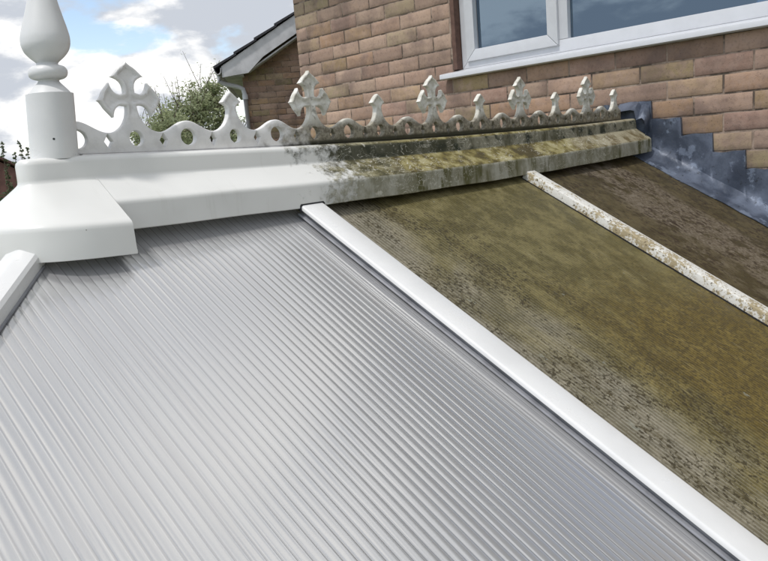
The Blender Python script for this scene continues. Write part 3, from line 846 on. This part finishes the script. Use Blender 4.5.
# strip
XS, XE = .545, 2.862
def top_pts():
    pts = []; n0 = 0
    k = -1
    evs = []   # centres of crosses and spikes
    x = C0; i = 0
    while x < XE+.3: evs.append(x); x += PER/2; i += 1
    cur = [(XS, .056)]
    # left run: starts on a hump partly behind the post, hump centre at C0-PER/4
    hc = C0-PER/4
    for e in evs:
        hc = e-PER/4
        lo = max(XS, hc); 
        for q in range(13):
            xx = hc+(PER/4-.055)*q/12
            zz = DIP+(HUMP-DIP)*(.5+.5*math.cos(math.pi*q/12))
            if xx > XS+.001 and xx < XE-.0005: cur.append((xx, zz))
        if e < XE-.02:
            fl = [(e-a, b_) for a, b_ in FL if b_ < ZC-.0005]+[(e-WC, ZC)]
            fr_ = [(e+WC, ZC)]+[(e+a, b_) for a, b_ in FL[::-1] if b_ < ZC-.0005]
            cur += [p for p in fl+fr_ if p[0] < XE-.0005]
        for q in range(13):
            xx = e+.055+(PER/4-.055)*q/12
            zz = DIP+(HUMP-DIP)*(.5-.5*math.cos(math.pi*q/12))
            if XS+.001 < xx < XE-.0005 and 0 < q: cur.append((xx, zz))
    return cur, [e for e in evs if e < XE-.02]
tp, centres = top_pts()
lastz = tp[-1][1]
outline = [(XS, 0), (XE, 0), (XE, lastz)] + tp[::-1]
ol = []
for p in outline:
    if not ol or (Vector(p)-Vector(ol[-1])).length > 1e-5: ol.append(p)
holes = []
def ell(cx_, cz_, rx, rz, n=22): return [(cx_+rx*math.cos(i*math.tau/n), cz_+rz*math.sin(i*math.tau/n)) for i in range(n)]
for e in centres:
    holes.append(ell(e, .0275, .0140, .0150))
    for du in (-.0590, .0590):
        if XS+.01 < e+du < XE-.012: holes.append([(e+du+.0085, .0225), (e+du, .0362), (e+du-.0085, .0225), (e+du, .0088)])
    hc = e-PER/4
    if hc > XS-.02 and hc-.018 > XS+.003: holes.append(ell(hc, .0285, .0180, .0172, 26))
    else: pass
me = solid('cresting', ol, holes, cutz=ZC, recess=None)
for v in me.vertices: v.co.z += CB+sag(v.co.x)
crest = link('ridge_cresting', me, cons, M['crest'], org=(1.7, CF, CB), smooth=48)
crest['label'] = 'pierced ornamental cresting of crosses and spikes along the ridge'
def relief(depth=.0034): return lambda x, z: depth*min(1, max(0, (z-.070)/.012))
def mirror(r): return r + [(-a, b_) for a, b_ in r[::-1] if a > 1e-6]
cr = solid('cross', mirror(cross_half()), [], cutz=ZC, recess=relief(.0046))
sp = solid('spike', mirror(spike_half()), [], cutz=ZC, recess=relief(.0040))
for mm in (cr, sp): mm.materials.append(M['crest'])
for mm in (cr, sp):
    mm.transform(Matrix.Translation((0, -CF, 0)))
    for p in mm.polygons: p.use_smooth = True
    mm.set_sharp_from_angle(angle=math.radians(48))
for i, e in enumerate(centres):
    o = bpy.data.objects.new('cross' if i % 2 == 0 else 'spike', cr if i % 2 == 0 else sp); C.objects.link(o)
    o.parent = crest; o.location = Vector((e, CF, CB+sag(e)+H))-ORG[crest.name]
# thin plinth rail under the cresting
bm = bmesh.new()
prism(bm, [(1.3315, -.0022), (1.3315, .0012), (1.3335, .0022), (1.3565, .0022), (1.3585, -.0022)], [lambda a, b_, x=x: Vector((x, a, b_+CB-.0023+sag(x))) for x in [.575+(2.865-.575)*q/30 for q in range(31)]])
link('base_rail', tomesh('rail', bm), crest, M['crest'], org=(1.7, CF, CB), smooth=30)

# plain white frame of the conservatory under its eaves (out of the picture, for other viewpoints)
bm = bmesh.new(); ze = gz(YB)
bm_box(bm, -1.22, 2.95, YB-.04, YB+.04, ze-.16, ze-.03); bm_box(bm, -1.22, 2.95, YB-.03, YB+.03, -H+.02, -H+.55)
for x in (-1.2, -.2, .8, 1.85, 2.9): bm_box(bm, x-.035, x+.035, YB-.028, YB+.028, -H+.55, ze-.16)
link('side_frame', tomesh('sf', bm), cons, M['frame'])

# ------------------------------------------------------------------ neighbouring wing with gable facing the garden
NE = Vector((.62, .785, 0)).normalized(); NA = Vector((NE.y, -NE.x, 0)); NP = Vector((5.556, 7.706, 0))
def Q(a, dep, z): return NP+NA*a+NE*dep+Vector((0, 0, z))        # along the gable, depth behind it, height
nb = empty('neighbour_house', (NP.x, NP.y, -H), 'further brick house with a gable, white bargeboard and downpipe, left of the tall wall', 'house')
VS = .57
GZ = lambda a: 1.185+VS*(a+.235)           # top of the verge
brick_sheet('wall', lambda a, d_, z: Q(a, -d_, z), 0.0, 3.6, -26, 46, nb, M['brick'], nx=3,
    skip=lambda k: [(-1, ((Z0-RH*k)-GZ(0)+.11)/VS)] if (Z0-RH*k) > GZ(0)-.09 else [])
YD = 3.4
def ext(bm, prof, y0, y1): prism(bm, prof, [lambda a, b_, y=y: Q(a, y, b_) for y in (y0, y1)])
bm = bmesh.new(); ext(bm, [(.01, -H), (8.2, -H), (8.2, 1.2), (4.1, GZ(4.1)-.16), (.01, GZ(0)-.16)], .012, YD)
link('masonry_core', tomesh('ncore', bm), nb, m_simple('brick_far', (.22, .135, .105), .9, ns=9))
bm = bmesh.new()   # lapped courses of tiles, thick enough to read at the verge
L = .27; x = -.33
while x < 4.1:
    a1 = x+L+.03
    ext(bm, [(x, GZ(x)+.020), (x, GZ(x)+.052), (a1, GZ(a1)+.026), (a1, GZ(a1)+.002)], -.26, YD+.2); x += L
ext(bm, [(4.1, GZ(4.1)), (4.1, GZ(4.1)+.05), (8.5, GZ(4.1)-2.45), (8.5, GZ(4.1)-2.50)], -.26, YD+.2)
link('roof', tomesh('nroof', bm), nb, M['tile'])
bm = bmesh.new(); ext(bm, [(-.235, 1.040), (.095, 1.075), (.30, 1.268), (4.1, GZ(4.1)-.245), (4.1, GZ(4.1)-.008), (-.235, 1.178)], -.235, -.205); bevel(bm, .004, 1)
link('bargeboard', tomesh('barge', bm), nb, M['board'], org=tuple(Q(0, -.22, 1.2)))
bm = bmesh.new(); ext(bm, [(-.215, 1.046), (.03, 1.052), (.03, 1.066), (-.215, 1.060)], -.203, YD)
ext(bm, [(.10, 1.095), (4.1, GZ(4.1)-.235), (4.1, GZ(4.1)-.215), (.10, 1.115)], -.203, -.012)
link('soffit', tomesh('nsoff', bm), nb, M['board'], org=tuple(Q(.0, 0, 1.07)))
bm = bmesh.new(); ext(bm, [(-.238+a, 1.075+b_) for a, b_ in ((0, .085), (-.006, .03), (-.022, .008), (-.048, -.002), (-.072, .012), (-.086, .045), (-.092, .078), (-.084, .078), (-.076, .045), (-.064, .022), (-.046, .010), (-.026, .020), (-.014, .035), (-.008, .085))], -.25, YD)
link('gutter', tomesh('ngut', bm), nb, M['board'], org=tuple(Q(-.28, 0, 1.1)), smooth=40)
bm = bmesh.new()
tube(bm, [Q(-.285, -.12, 1.075), Q(-.285, -.12, 1.01), Q(-.25, -.10, .985), Q(-.06, -.07, .93), Q(-.005, -.05, .90), Q(.012, -.05, .83), Q(.012, -.05, -H)], .030, 14)
for z_ in (.80, -.6, -2.0): tube(bm, [Q(.012, -.05, z_-.03), Q(.012, -.05, z_+.03)], .036, 14)
link('downpipe', tomesh('npipe', bm), nb, M['frame'], org=tuple(Q(.012, -.05, 0)), smooth=40)

# ------------------------------------------------------------------ trees and the far side of the gardens
def m_leaf(name, a, c):
    m, t, b, p = mat(name)
    oi = t.new('ShaderNodeVertexColor', layer_name='tone').outputs[0]
    v = t.new('ShaderNodeSeparateColor', {0: oi}).outputs[0]
    setb(t, b, t.mix(v, a, c), .6)
    tl = t.new('ShaderNodeBsdfTranslucent', {'Color': t.mix(v, tuple(q*1.3 for q in a), tuple(q*1.3 for q in c))})
    mx = t.new('ShaderNodeMixShader', {0: .5, 1: b.outputs[0], 2: tl.outputs[0]})
    t.l.new(mx.outputs[0], m.node_tree.nodes['Material Output'].inputs[0]); return m
LF = dict(fresh=m_leaf('fresh_leaf', (.21, .25, .14), (.42, .45, .27)), dark=m_leaf('dark_leaf', (.030, .055, .028), (.07, .11, .045)), far=m_leaf('far_leaf', (.12, .16, .09), (.22, .26, .15)))  # fresh leaf colour is lightened to carry the haze over the trees
def tree(name, base, height, clumps, leaf, n, lsize, label, cat, seed, group=None, twigs=0, thick=1.0):
    """clumps: (dx, dy, dz, r) balls in which leafy twigs grow; every clump is reached by a limb"""
    rnd = random.Random(seed); root = empty(name, base, label, cat, group)
    bx, by, bz = base
    bm = bmesh.new(); fork = Vector((bx, by, bz+height*.45))
    tube(bm, [Vector((bx, by, bz-.05)), Vector((bx+.03, by, bz+height*.22)), fork], [height*.022*thick, height*.017*thick, height*.013*thick], 8)
    ends = []
    for (cx_, cy_, cz_, r) in clumps:
        e = Vector((bx+cx_, by+cy_, bz+cz_)); mid = fork.lerp(e, .5)+Vector((rnd.uniform(-.1, .1), rnd.uniform(-.1, .1), -.1))
        tube(bm, [fork-Vector((0, 0, .05)), mid, e], [height*.009*thick, height*.005*thick, height*.002*thick], 6); ends.append((e, r))
    verts = []; faces = []; tones = []
    tot = sum(r**2 for _, r in ends)
    for e, r in ends:
        nt = max(6, int(n*r*r/tot/14))
        for _ in range(nt):
            dv = Vector((rnd.gauss(0, 1), rnd.gauss(0, 1), rnd.gauss(.25, 1))).normalized(); L = r*rnd.uniform(.55, 1.12)
            tip = e+dv*L; st = e+dv*L*rnd.uniform(.1, .4)
            if rnd.random() < .55: tube(bm, [st, st.lerp(tip, .6)+Vector((0, 0, .03)), tip], [height*.0014*thick, height*.001*thick, height*.0006*thick], 4)
            sh = rnd.random()*.5
            for q in range(14):
                c = st.lerp(tip, rnd.uniform(.2, 1.05))+Vector([rnd.gauss(0, r*.09) for _ in range(3)])
                ax = Vector((rnd.gauss(0, 1), rnd.gauss(0, 1), rnd.gauss(0, .6))).normalized(); bx_ = ax.cross(Vector((rnd.gauss(0, 1), rnd.gauss(0, 1), rnd.gauss(0, 1)))).normalized()
                s_ = lsize*rnd.uniform(.6, 1.3); b0 = len(verts)
                verts += [c-ax*s_, c+bx_*s_*.42, c+ax*s_, c-bx_*s_*.42]; faces.append((b0, b0+1, b0+2, b0+3))
                tn = min(1, max(0, sh+rnd.random()*.5)); tones += [(tn, 0, 0, 1)]*4
    for _ in range(twigs):          # thin leading shoots standing clear of the crown
        e, r = rnd.choice(ends[-max(3, len(ends)//2):])
        tip = e+Vector((rnd.uniform(-r, r)*.9, rnd.uniform(-r, r)*.6, r*rnd.uniform(1.1, 2.0))); st = e+Vector((0, 0, r*.3))
        mid = st.lerp(tip, .5)+Vector((rnd.uniform(-.08, .08), 0, 0))
        tube(bm, [st, mid, tip], [.012, .008, .004], 4)
        for q in range(16):
            c = mid.lerp(tip, rnd.uniform(-.4, 1.0))+Vector([rnd.gauss(0, .05) for _ in range(3)]); ax = Vector((rnd.gauss(0, 1), rnd.gauss(0, 1), rnd.gauss(0, 1))).normalized(); bx_ = ax.orthogonal().normalized()
            s_ = lsize*rnd.uniform(.4, .9); b0 = len(verts); verts += [c-ax*s_, c+bx_*s_*.42, c+ax*s_, c-bx_*s_*.42]; faces.append((b0, b0+1, b0+2, b0+3)); tones += [(rnd.random(), 0, 0, 1)]*4
    link('trunk', tomesh('trunk', bm), root, M['bark'], org=base)
    me = bpy.data.meshes.new('crown'); me.from_pydata([tuple(v) for v in verts], [], faces); me.update()
    ca = me.color_attributes.new('tone', 'FLOAT_COLOR', 'POINT'); ca.data.foreach_set('color', [c for tn in tones for c in tn])
    link('crown', me, root, LF[leaf], org=base)
    return root
# pixel column -> bearing helper values were measured from the photograph; distances are real metres
def at(bx_, by_, r): return (bx_*r, by_*r, -H)
rr = random.Random(11)
def clumps(w_, zlo, zhi, n, r0, r1, depth=1.0, taper=.6):
    out = []
    for i in range(n):
        z_ = zlo+(zhi-zlo)*((i+.5)/n); k = 1-taper*((z_-zlo)/(zhi-zlo))**1.5
        out.append((rr.uniform(-w_, w_)*k*.8, rr.uniform(-depth, depth)*k+rr.uniform(-w_, w_)*k*.0, z_, rr.uniform(r0, r1)))
    return out
tree('garden_tree', at(.540, .842, 17.5), 5.0, clumps(1.45, 1.6, 4.75, 30, .42, .62, 1.0, .5), 'fresh', 22000, .05, 'bushy light green tree behind the cresting, tallest, touching the gutter of the further house', 'tree', 5, twigs=60)
tree('garden_tree', at(.490, .872, 16.0), 4.0, clumps(1.1, 1.3, 3.95, 22, .38, .52, .9, .5), 'fresh', 15000, .05, 'lower green tree right behind the first white cross', 'tree', 9, twigs=40)
tree('garden_bush', at(.300, .954, 19.0), 2.7, clumps(.7, .8, 2.55, 9, .4, .55), 'dark', 5000, .06, 'dark green bush at the left edge in front of the red brick house', 'bush', 13)
for i, (bx_, by_, top, r) in enumerate(((.3115, .950, .047, 12.0), (.3225, .9465, .033, 12.6), (.331, .944, .047, 12.2), (.3375, .9415, .038, 12.0))):
    hgt = H+top*r
    cl = [(rr.uniform(-.02, .02), rr.uniform(-.02, .02), hgt-1.5+1.48*q/23, .062-.0012*q) for q in range(24)]
    tree('sapling', at(bx_, by_, r), hgt, cl, 'far', 3200, .016, ['thin leafy sapling at the very left edge of the picture', 'shortest thin leafy sapling, second from the left edge', 'tallest thin sapling just left of the finial post', 'thin sapling rising beside the base of the finial post'][i], 'sapling', 20+i, group='thin saplings left of the finial', thick=.3)
# far red brick house at the left edge
fh = empty('far_house', (8.2, 40, -H), 'distant red brick gabled house at the left edge behind the saplings', 'house')
bm = bmesh.new(); prism(bm, [(5.0, -H), (13.85, -H), (13.85, .42), (9.4, 3.0), (5.0, .42)], [lambda a, b_, y=y: Vector((a, y, b_)) for y in (40, 49)])
link('wall', tomesh('fw', bm), fh, m_simple('far_brick', (.20, .10, .085), .9, ns=2))
bm = bmesh.new()
for (xa, za, xb, zb_) in ((14.15, .36, 9.4, 3.12), (4.7, .36, 9.4, 3.12)):
    prism(bm, [(xa, za), (xb, zb_), (xb, zb_+.14), (xa, za+.14)], [lambda a, b_, y=y: Vector((a, y, b_)) for y in (39.7, 49.3)])
link('roof', tomesh('froof', bm), fh, M['redtile'])
for (xa, za) in ((6.6, -.9), (10.6, -.9), (8.6, 1.0)):
    bm = bmesh.new(); bm_box(bm, xa, xa+1.3, 39.96, 40.05, za, za+1.1); wd = link('window', tomesh('fwin', bm), fh, M['frame'], org=(xa, 40, za))
    bm = bmesh.new(); bm_box(bm, xa+.1, xa+1.2, 39.94, 39.958, za+.1, za+1.0); link('pane', tomesh('fpane', bm), wd, m_simple('far_pane', (.05, .06, .08), .15), org=(xa, 39.95, za))
# far-off hedge line closing the gardens
rnd = random.Random(4); verts = []; faces = []; tones = []
for i in range(26000):
    a = rnd.uniform(math.radians(20), math.radians(175)); r = 62+rnd.gauss(0, 1.5)
    top = 2.6+.7*math.sin(a*31)+.5*math.sin(a*77+1)+.4*math.sin(a*160)
    c = Vector((r*math.cos(a), r*math.sin(a), -H+rnd.random()**.8*top)); ax = Vector((rnd.gauss(0, 1), rnd.gauss(0, 1), rnd.gauss(0, 1))).normalized(); bx_ = ax.orthogonal().normalized(); s_ = rnd.uniform(.15, .42)
    b0 = len(verts); verts += [tuple(c-ax*s_), tuple(c+bx_*s_*.6), tuple(c+ax*s_), tuple(c-bx_*s_*.6)]; faces.append((b0, b0+1, b0+2, b0+3)); tones += [(rnd.random(), 0, 0, 1)]*4
me = bpy.data.meshes.new('hedge'); me.from_pydata(verts, [], faces); me.update()
ca = me.color_attributes.new('tone', 'FLOAT_COLOR', 'POINT'); ca.data.foreach_set('color', [c for tn in tones for c in tn])
tag(link('far_hedge', me, None, LF['dark']), 'far-off dark hedge line closing the gardens', 'hedge', kind='stuff')
